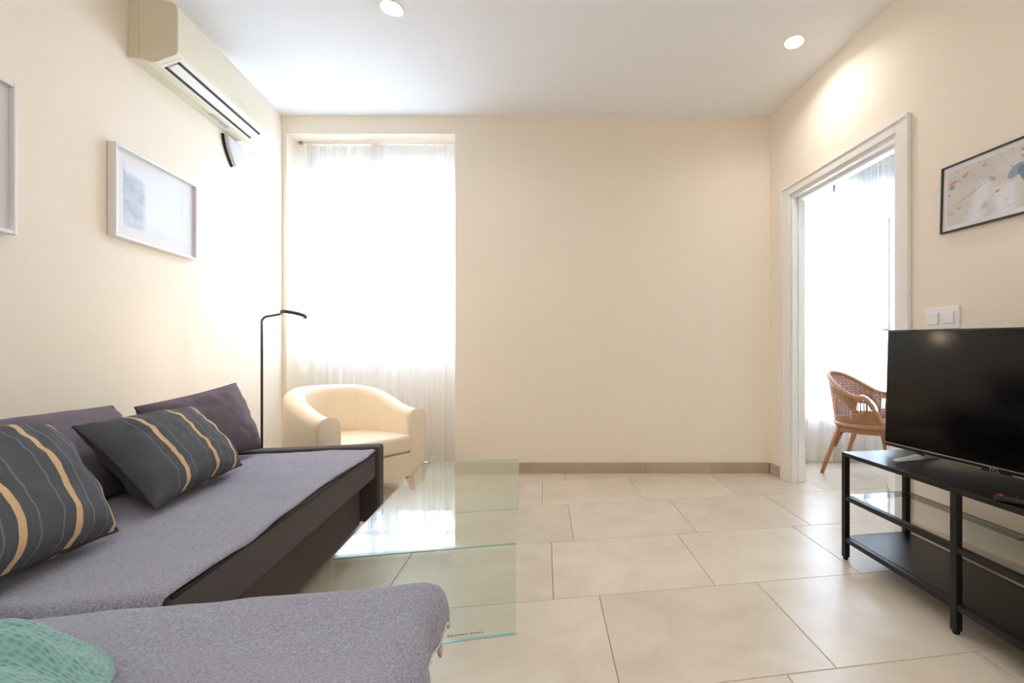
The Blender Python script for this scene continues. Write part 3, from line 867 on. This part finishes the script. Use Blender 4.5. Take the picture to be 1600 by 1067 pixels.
cushion('square_cushion', 'plain violet-grey cushion at the far end of the sofa beside the lamp', 'cushion', (-1.80, 1.83, Z + .02), (-1.785, 2.265, Z + .015), (-1.945, 2.305, .785), (-1.95, 1.83, .715), .17, M['cushion'], 4.1, .05)
cushion('striped_cushion', 'charcoal cushion with ochre stripes leaning in the middle of the sofa', 'cushion', (-1.39, 1.36, Z + .015), (-1.565, 1.885, Z + .02), (-1.845, 1.97, .705), (-1.755, 1.46, .695), .15, M['stripe_a'], 2.2, .06)
cushion('striped_cushion', 'charcoal cushion with ochre stripes cut off by the left photo edge', 'cushion', (-1.17, .72, Z + .03), (-1.325, 1.20, Z + .01), (-1.685, 1.345, .72), (-1.51, .80, .74), .17, M['stripe_b'], 5.7, .05)

# teal knitted blanket heaped on the chaise
def heap():
    mbb = MB(); vs = []; uv = []; fs = []
    n = 70; ca_, cb_ = -.84, .69
    for j in range(n + 1):
        for i in range(n + 1):
            s, t = 2 * i / n - 1, 2 * j / n - 1
            # squircle to disc
            x = s * math.sqrt(1 - t * t / 2); y = t * math.sqrt(1 - s * s / 2)
            r = math.hypot(x, y)
            fold = .022 * math.sin(9 * x + 4 * y + 1.0) + .014 * math.sin(15 * y - 6 * x)
            h = .085 * (1 - r ** 3.0) + fold * (1 - r ** 4) + .01
            vs.append(ab(ca_ + .32 * x, cb_ + .24 * y, .459 + max(.006, h))); uv.append((i / n, j / n))
    for j in range(n):
        for i in range(n):
            a = j * (n + 1) + i; fs.append((a, a + 1, a + n + 2, a + n + 1))
    mbb.add(vs, fs); mbb.uv = uv
    root = thing('knitted_blanket', 'teal knitted blanket heaped on the chaise in the corner', 'blanket', ab(ca_, cb_, .459), 0)
    c = ab(ca_, cb_, .459)
    mbb.v = [tuple(Vector(p) - c) for p in mbb.v]
    mbb.build('knit', M['knit'], root, smooth=True, thick=.008)
    pth = []
    for k in range(n + 1):
        s = .18; t = 2 * k / n - 1
        i = int((s + 1) / 2 * n); pth.append(Vector(mbb.v[k * (n + 1) + i]) + Vector((0, 0, .004)))
    MB().tube(pth, .006, 6).build('knit_rib', M['knit'], root, smooth=True)
heap()

# ------------------------------------------------------------------ glass coffee table (one bent sheet)
TBA = R(12.0)
tb = thing('glass_coffee_table', 'bent clear glass coffee table with greenish edges beside the sofa', 'coffee table', (-.745, 2.075, 0), TBA)
TW, TLn, THt, TT = .275, .640, .305, .012
def bent(off):
    r = .022 - off
    pts = [(-TLn + off, 0.0)]
    for k in range(7):
        th = k / 6 * PI / 2; pts.append((-TLn + .022 - r * math.cos(th), THt - .022 + r * math.sin(th)))
    for k in range(7):
        th = k / 6 * PI / 2; pts.append((TLn - .022 + r * math.sin(th), THt - .022 + r * math.cos(th)))
    pts.append((TLn - off, 0.0))
    return pts
outer, inner = bent(0), bent(TT)
mb = MB()
n = len(outer)
for ring in (outer, inner):
    mb.add([(-TW, p[0], p[1]) for p in ring] + [(TW, p[0], p[1]) for p in ring], [(i, i + 1, i + 1 + n, i + n) for i in range(n - 1)])
mb.build('glass_sheet', M['tableglass'], tb)
for s in (-1, 1):
    e = MB()
    e.add([(s * TW, p[0], p[1]) for p in outer] + [(s * TW, p[0], p[1]) for p in inner] + [(s * (TW + .0006), p[0], p[1]) for p in outer] + [(s * (TW + .0006), p[0], p[1]) for p in inner],
          [(i + 2 * n, i + 1 + 2 * n, i + 1 + 3 * n, i + 3 * n) for i in range(n - 1)])
    e.build('polished_edge', M['tableglass'], tb)
for s in (-1, 1):
    y0, y1 = sorted((s * TLn, s * (TLn - TT)))
    box(-TW, TW, y0, y1, 0, .0015).build('foot_edge', M['glassedge'], tb)
# bright ground arris along the two bends
for s in (-1, 1):
    MB().tube([(-TW, s * (TLn - .0065), THt - .0065), (TW, s * (TLn - .0065), THt - .0065)], .0022, 6).build('bend_edge', M['glassedge'], tb, smooth=True)
MB().lathe([(.0005, 0), (.014, 0), (.014, .006), (.010, .009), (.0005, .009)], 16, (-TW + .03, TLn - .03, THt)).build('bumper', M['silver'], tb, smooth=True)
g = MB(); xx = .06; rnd = random.Random(2)
for k in range(13):
    w = rnd.uniform(.004, .008)
    if k != 7: g.box(xx, xx + w, -TLn - .0006, -TLn - .0001, .020, .0235)
    xx += w + .0025
g.build('etched_mark', M['ink'], tb)

# ------------------------------------------------------------------ armchair
def armchair():
    t = thing('tub_armchair', 'cream leather tub armchair in the corner by the window', 'armchair', (-1.815, 3.05, 0), R(-120))
    t.scale = (.95, .95, .95)
    # local +y is the front
    hw_, th_ = .305, .125
    path = []
    N = 12
    for k in range(8): path.append((-hw_, .33 - .33 * k / 8, 0))
    for k in range(25):
        a = PI * k / 24; path.append((-hw_ * math.cos(a), -.345 * math.sin(a), 0))
    for k in range(1, 9): path.append((hw_, .33 * k / 8, 0))
    rings = []; caps = []
    L = len(path)
    for i, p in enumerate(path):
        q0 = Vector(path[max(0, i - 1)]); q1 = Vector(path[min(L - 1, i + 1)])
        tan = (q1 - q0).normalized(); nrm = Vector((-tan.y, tan.x, 0))      # points inward or outward
        out = Vector((p[0], p[1] - .1, 0)).normalized()
        if nrm.dot(out) < 0: nrm = -nrm
        back = sm((.30 - p[1]) / .62)
        top = .595 + .165 * back
        sec = []
        r = th_ / 2
        for o, z in ((.9 * r - .03, .115), (.97 * r - .012, .25), (r, .42), (r, top - r)):
            sec.append((o, z))
        for k in range(1, 8):
            a = PI * k / 8; sec.append((r * math.cos(a), top - r + r * .95 * math.sin(a)))
        for o, z in ((-r, top - r), (-r, .42), (-r, .26), (-r + .004, .115)):
            sec.append((o, z))
        rings.append([Vector(p) + nrm * o + Vector((0, 0, z)) for o, z in sec])
    MB().loft(rings).build('shell', M['leather'], t, smooth=True)
    for k, side in ((0, -1), (L - 1, 1)):
        c = sum(rings[k], Vector()) / len(rings[k])
        def sc(f, dy): return [Vector((c.x + (p.x - c.x) * f, p.y + dy, c.z + (p.z - c.z) * f)) for p in rings[k]]
        MB().loft([sc(1.0, -.004), sc(1.015, .004), sc(1.0, .012), sc(.93, .017)]).build('arm_front', M['leather'], t, smooth=True)
        MB().tube([p + Vector((0, .009, 0)) for p in sc(1.012, 0)], .004, 6, closed=True).build('welt', M['leather'], t, smooth=True)
    # inner seat
    pts = []
    for k in range(17):
        a = PI * k / 16; pts.append((-.255 * math.cos(a), -.06 - .20 * math.sin(a)))
    pts += [(.255, .345), (-.255, .345)]
    MB().prism(pts, 'z', .115, .285).build('seat_base', M['leather'], t, bevel=.012, seg=3)
    pts2 = []
    for k in range(17):
        a = PI * k / 16; pts2.append((-.252 * math.cos(a), -.05 - .20 * math.sin(a)))
    pts2 += [(.255, .31), (.24, .365), (.15, .375), (-.15, .375), (-.24, .365), (-.255, .31)]
    MB().prism(pts2, 'z', .292, .415).build('seat_cushion', M['leather'], t, bevel=.032, seg=5)
    for x in (-.30, .30):
        for y in (-.20, .29):
            MB().loft([[(x * .98 + dx * .7, y + dy * .7 + (.01 if y > 0 else -.01), 0) for dx, dy in ((-.022, -.022), (.022, -.022), (.022, .022), (-.022, .022))],
                       [(x * .93 + dx, y * .93 + dy, .118) for dx, dy in ((-.022, -.022), (.022, -.022), (.022, .022), (-.022, .022))]]).build('leg', M['wood'], t, bevel=.003)
    # back seam
    for k in (14, 20, 26):
        pt = [rings[k][j] for j in range(11, 14)]
        MB().tube([p * 1.0 for p in pt], .002, 5).build('seam', M['leather'], t, smooth=True)
armchair()

# ------------------------------------------------------------------ floor lamp
lp = thing('floor_lamp', 'thin dark floor lamp with lit disc head behind the sofa arm', 'lamp', (-2.075, 2.64, 0), R(18))
MB().lathe([(.0005, 0), (.10, 0), (.102, .006), (.098, .014), (.0005, .016)], 32).build('base', M['lampmetal'], lp, smooth=True)
pole = [(0, 0, .012), (0, 0, .6), (0, 0, 1.12)]
for k in range(1, 7):
    a = PI / 2 * k / 6; pole.append((.035 * (1 - math.cos(a)), 0, 1.12 + .035 * math.sin(a)))
pole += [(.09, 0, 1.168), (.095, 0, 1.169)]
MB().tube(pole, .0062, 12).build('pole', M['lampmetal'], lp, smooth=True)
head = MB().lathe([(.0005, .006), (.050, .010), (.066, .009), (.068, 0), (.066, -.010), (.056, -.011), (.050, -.006), (.0005, -.005)], 36)
def tilt(mbb, an, o):
    R_ = Matrix.Rotation(R(-8), 3, 'X') @ Matrix.Rotation(an, 3, 'Y'); mbb.v = [tuple(R_ @ Vector(p) + Vector(o)) for p in mbb.v]; return mbb
ho = tilt(head, R(9), (.158, 0, 1.168)).build('head', M['lampmetal'], lp, smooth=True)
tilt(MB().lathe([(.0005, -.0065), (.048, -.0065), (.048, -.009), (.0005, -.009)], 28), R(9), (.158, 0, 1.168)).build('led_disc', M['warm'], ho)
tilt(MB().lathe([(.028, .0085), (.034, .0085), (.034, .011), (.028, .011)], 24), R(9), (.158, 0, 1.168)).build('light_gap', M['warm'], ho)
ld = bpy.data.lights.new('lamp_led', 'POINT'); ld.energy = LAMP_W; ld.color = (1, .74, .46); ld.shadow_soft_size = .03
lo = bpy.data.objects.new('lamp_led', ld); C.objects.link(lo); lo.parent = lp; lo.location = (.155, 0, 1.115)

# ------------------------------------------------------------------ television bench
BA = R(9.3)
bn = thing('tv_bench', 'black metal television bench with glass and black shelves', 'tv bench', (1.013, 2.077, 0), BA)
BW, BLn = .335, 1.15
q = .0125
def leg(x, y):
    box(x - q, x + q, y - q, y + q, .012, .468).build('leg', M['blackmetal'], bn, bevel=.002)
for y in (-q, -BLn / 2, -BLn + q):
    for x in (q, BW - q):
        leg(x, y)
        MB().lathe([(.008, 0), (.011, .002), (.011, .009), (.007, .012)], 12, (x, y, 0)).build('levelling_foot', M['blackmetal'], bn)
box(0, BW, -BLn, 0, .468, .486).build('top_board', M['blackboard'], bn, bevel=.0015)
for z0, z1 in ((.272, .292), (.083, .103)):
    for x in (q, BW - q):
        for (y0, y1) in ((-BLn / 2 + q, -2 * q), (-BLn + 2 * q, -BLn / 2 - q)):
            box(x - .010, x + .010, y0, y1, z0, z1).build('rail', M['blackmetal'], bn)
    for y in (-q, -BLn + q):
        box(2 * q, BW - 2 * q, y - .010, y + .010, z0, z1).build('end_rail', M['blackmetal'], bn)
for y0, y1 in ((-BLn / 2 + .004, -.024), (-BLn + .024, -BLn / 2 - .004)):
    box(.024, BW - .024, y0, y1, .2925, .2965).build('glass_shelf', M['shelfglass'], bn)
box(.024, BW - .024, -BLn + .024, -.024, .092, .1045).build('lower_shelf', M['blackboard'], bn)

# ------------------------------------------------------------------ television
TVA = R(20.0)
tv = thing('television', 'black flat screen television standing on the bench', 'television', (1.363, 1.650, .487), TVA)
tvh = bpy.data.objects.new('panel_housing', None)
tw, tvz0, tvz1 = .45, .017, .537
roll = R(1.9)
def rollpts(mbb):
    Rm = Matrix.Rotation(roll, 3, 'X'); c = Vector((0, 0, .0)); mbb.v = [tuple(Rm @ Vector(p)) for p in mbb.v]; return mbb
bpy.data.objects.remove(tvh)
bod = rollpts(box(-.004, .028, -tw, tw, tvz0, tvz1)).build('housing', M['tvbody'], tv, bevel=.003)
rollpts(box(.028, .06, -tw * .7, tw * .7, tvz0 + .02, tvz0 + .3)).build('rear_box', M['tvbody'], tv, bevel=.01)
rollpts(box(-.0065, -.004, -tw + .007, tw - .007, tvz0 + .018, tvz1 - .007)).build('screen', M['screen'], tv)
rollpts(box(-.0075, -.004, -tw + .002, tw - .002, tvz0 + .0135, tvz0 + .0165)).build('bezel_line', M['silver'], tv)
for y in (.29, -.20):
    f = MB().loft([[(x, y + s * w, z) for s, z in ((-1, 0), (1, 0), (.7, h), (-.7, h))] for x, w, h in ((-.14, .011, .008), (-.08, .014, .012), (0, .016, .02), (.08, .014, .012), (.12, .011, .008))])
    fo = f.build('foot', M['footgrey'], tv, bevel=.002)
    box(-.002, .02, y - .012, y + .012, .012, .035).build('foot_stem', M['tvbody'], fo)
cu = bpy.data.curves.new('logo', 'FONT'); cu.body = 'TCL'; cu.size = .020; cu.extrude = .0004; cu.align_x = 'CENTER'
lg = bpy.data.objects.new('logo', cu); C.objects.link(lg); lg.parent = tv
lg.location = (-.0078, .0, tvz0 - .0025); lg.rotation_euler = (R(90), 0, R(-90)); cu.materials.append(M['silver'])
dg = bpy.context.evaluated_depsgraph_get()
me = bpy.data.meshes.new_from_object(lg.evaluated_get(dg)); lm = bpy.data.objects.new('logo_lettering', me); C.objects.link(lm)
lm.parent = tv; lm.location = lg.location; lm.rotation_euler = lg.rotation_euler
bpy.data.objects.remove(lg)
box(.0, .03, -.05, .05, tvz0 - .006, tvz0 + .001).build('sensor_bar', M['tvbody'], tv, bevel=.002)
rm = thing('remote_control', 'black remote control with red button on the television bench', 'remote control', (1.185, 1.315, .487), R(35))
box(-.02, .02, -.08, .08, 0, .018).build('case', M['remote'], rm, bevel=.006)
MB().lathe([(.0005, 0), (.006, 0), (.005, .002), (.0005, .002)], 12, (-.006, .064, .018)).build('power_button', M['red'], rm)
for i in range(5):
    for j in range(3):
        MB().lathe([(.0005, 0), (.0035, 0), (.003, .0015), (.0005, .0015)], 8, (-.011 + j * .011, .045 - i * .016, .018)).build('button', M['tvbody'], rm)
w0 = ab(AR - .004, .95, .45); w1 = ab(AR - .004, 1.55, .16)
cb = MB().tube([ab(AR - .004, .6, .52), ab(AR - .004, .9, .36), ab(AR - .004, 1.2, .17), ab(AR - .016, 1.30, .10)], .0035, 6).build('power_cable', M['cable'], None, smooth=True)
tag(lift(cb), 'thin grey cable running down the wall behind the television bench', 'cable')

# ------------------------------------------------------------------ wicker armchair in the next room
def wicker():
    t = thing('wicker_armchair', 'brown wicker armchair in the next room, seen through the doorway', 'chair', (1.95, 3.55, 0), R(-138))
    # local +y is the front; phi measured from the back
    def rim(ph):
        a = abs(ph)
        z = .79 - .02 * sm(a / 40) - .15 * sm((a - 20) / 75)
        return z - .20 * sm((a - 98) / 34)
    def pos(ph, z, o=0.0):
        k = .86 + .20 * (z - .40) / .39
        a = R(ph)
        fy = 1.0 if abs(ph) < 90 else 1.12
        return Vector(((.285 * k + o) * math.sin(a), -(.275 * k + o) * math.cos(a) * fy, z))
    PM = 130
    def open_top(a):
        return .47 + (rim(a) - .075 - .47) * math.sqrt(max(0, 1 - ((a - 66) / 20) ** 2))
    def inside(ph, z):
        a = abs(ph)
        if z > rim(ph) - .012: return False
        if 46 < a < 86 and .47 < z < open_top(a): return False
        if 91 < a < 120 and .50 < z < rim(ph) - .04: return False
        return True
    weave = MB()
    row = 0; z = .405
    while z < .79:
        seg = []
        phs = [-PM + k * 2.0 for k in range(int(PM) + 1)]
        for k, ph in enumerate(phs + [None]):
            ok = ph is not None and inside(ph, z)
            if ok:
                seg.append(pos(ph, z, .0035 * (1 if (k // 2 + row) % 2 else -1)))
            else:
                if len(seg) > 2: weave.tube(seg, .0052, 5)
                seg = []
        z += .0098; row += 1
    tag(weave.build('woven_back', M['rattan'], t, smooth=True), kind='stuff')
    for k in range(-16, 17):
        ph = k * 8.0
        zs = [.40 + (rim(ph) - .40) * j / 8 for j in range(9)]
        a = abs(ph)
        if 47 < a < 85:
            MB().tube([pos(ph, zz) for zz in (.40, .435, .472)], .004, 5).build('stake', M['rattan_dark'], t, smooth=True)
            o = open_top(a)
            MB().tube([pos(ph, zz) for zz in (o - .003, (o + rim(ph)) / 2, rim(ph))], .004, 5).build('stake', M['rattan_dark'], t, smooth=True)
        else:
            MB().tube([pos(ph, zz) for zz in zs], .004, 5).build('stake', M['rattan_dark'], t, smooth=True)
    for sgn in (-1, 1):
        for k in range(7):
            ph = sgn * (92 + k * 4.4)
            if rim(ph) > .53: MB().tube([pos(ph, .495), pos(ph, rim(ph) - .02)], .0035, 5).build('slat', M['rattan'], t, smooth=True)
        arch = [pos(sgn * a, open_top(a) + .002) for a in [46 + k for k in range(41)]]
        MB().tube([pos(sgn * 46, .47)] + arch + [pos(sgn * 86, .47)], .008, 7).build('arch_border', M['rattan'], t, smooth=True)
    rimp = [pos(-PM + k * 2.0, rim(-PM + k * 2.0)) for k in range(PM + 1)]
    MB().tube(rimp, [.016 + .0025 * math.sin(k * 2.1) for k in range(len(rimp))], 9).build('wrapped_rim', M['rattan'], t, smooth=True)
    # seat: woven disc
    seat = MB()
    for k in range(24):
        r = .012 + .0105 * k
        seat.tube([(r * .98 * math.sin(2 * PI * j / 40), r * .96 * math.cos(2 * PI * j / 40) + .015, .412 - .012 * (1 - (k / 23) ** 2) + .003 * ((j + k) % 2)) for j in range(40)], .0062, 5, closed=True)
    tag(seat.build('woven_seat', M['rattan'], t, smooth=True), kind='stuff')
    MB().tube([(.255 * math.sin(2 * PI * j / 40), .25 * math.cos(2 * PI * j / 40) + .015, .40) for j in range(40)], .017, 8, closed=True).build('seat_rim', M['rattan'], t, smooth=True)
    ap_ = MB()
    for k in range(5):
        ap_.tube([((.252) * math.sin(2 * PI * j / 40), .247 * math.cos(2 * PI * j / 40) + .015, .385 - k * .009) for j in range(40)], .0052, 5, closed=True)
    tag(ap_.build('woven_apron', M['rattan'], t, smooth=True), kind='stuff')
    for x, y in ((-1, -1), (1, -1), (-1, 1), (1, 1)):
        f = Vector((x * .23, y * .27 if y < 0 else .24, 0)); a = Vector((x * .17, y * .155, .39))
        MB().tube([f, f * .5 + a * .5, a], [.0145, .017, .018], 10).build('leg', M['rattan_dark'], t, smooth=True)
        b0 = f * .45 + a * .55 + Vector((-x * .018, -y * .018, 0))
        MB().tube([b0, a + Vector((-x * .03, -y * .03, .0))], .011, 8).build('leg_brace', M['rattan_dark'], t, smooth=True)
    MB().tube([(-.15, -.145, .33), (.15, -.145, .33)], .010, 8).build('stretcher', M['rattan_dark'], t, smooth=True)
    MB().tube([(-.15, .145, .33), (.15, .145, .33)], .010, 8).build('stretcher', M['rattan_dark'], t, smooth=True)
wicker()
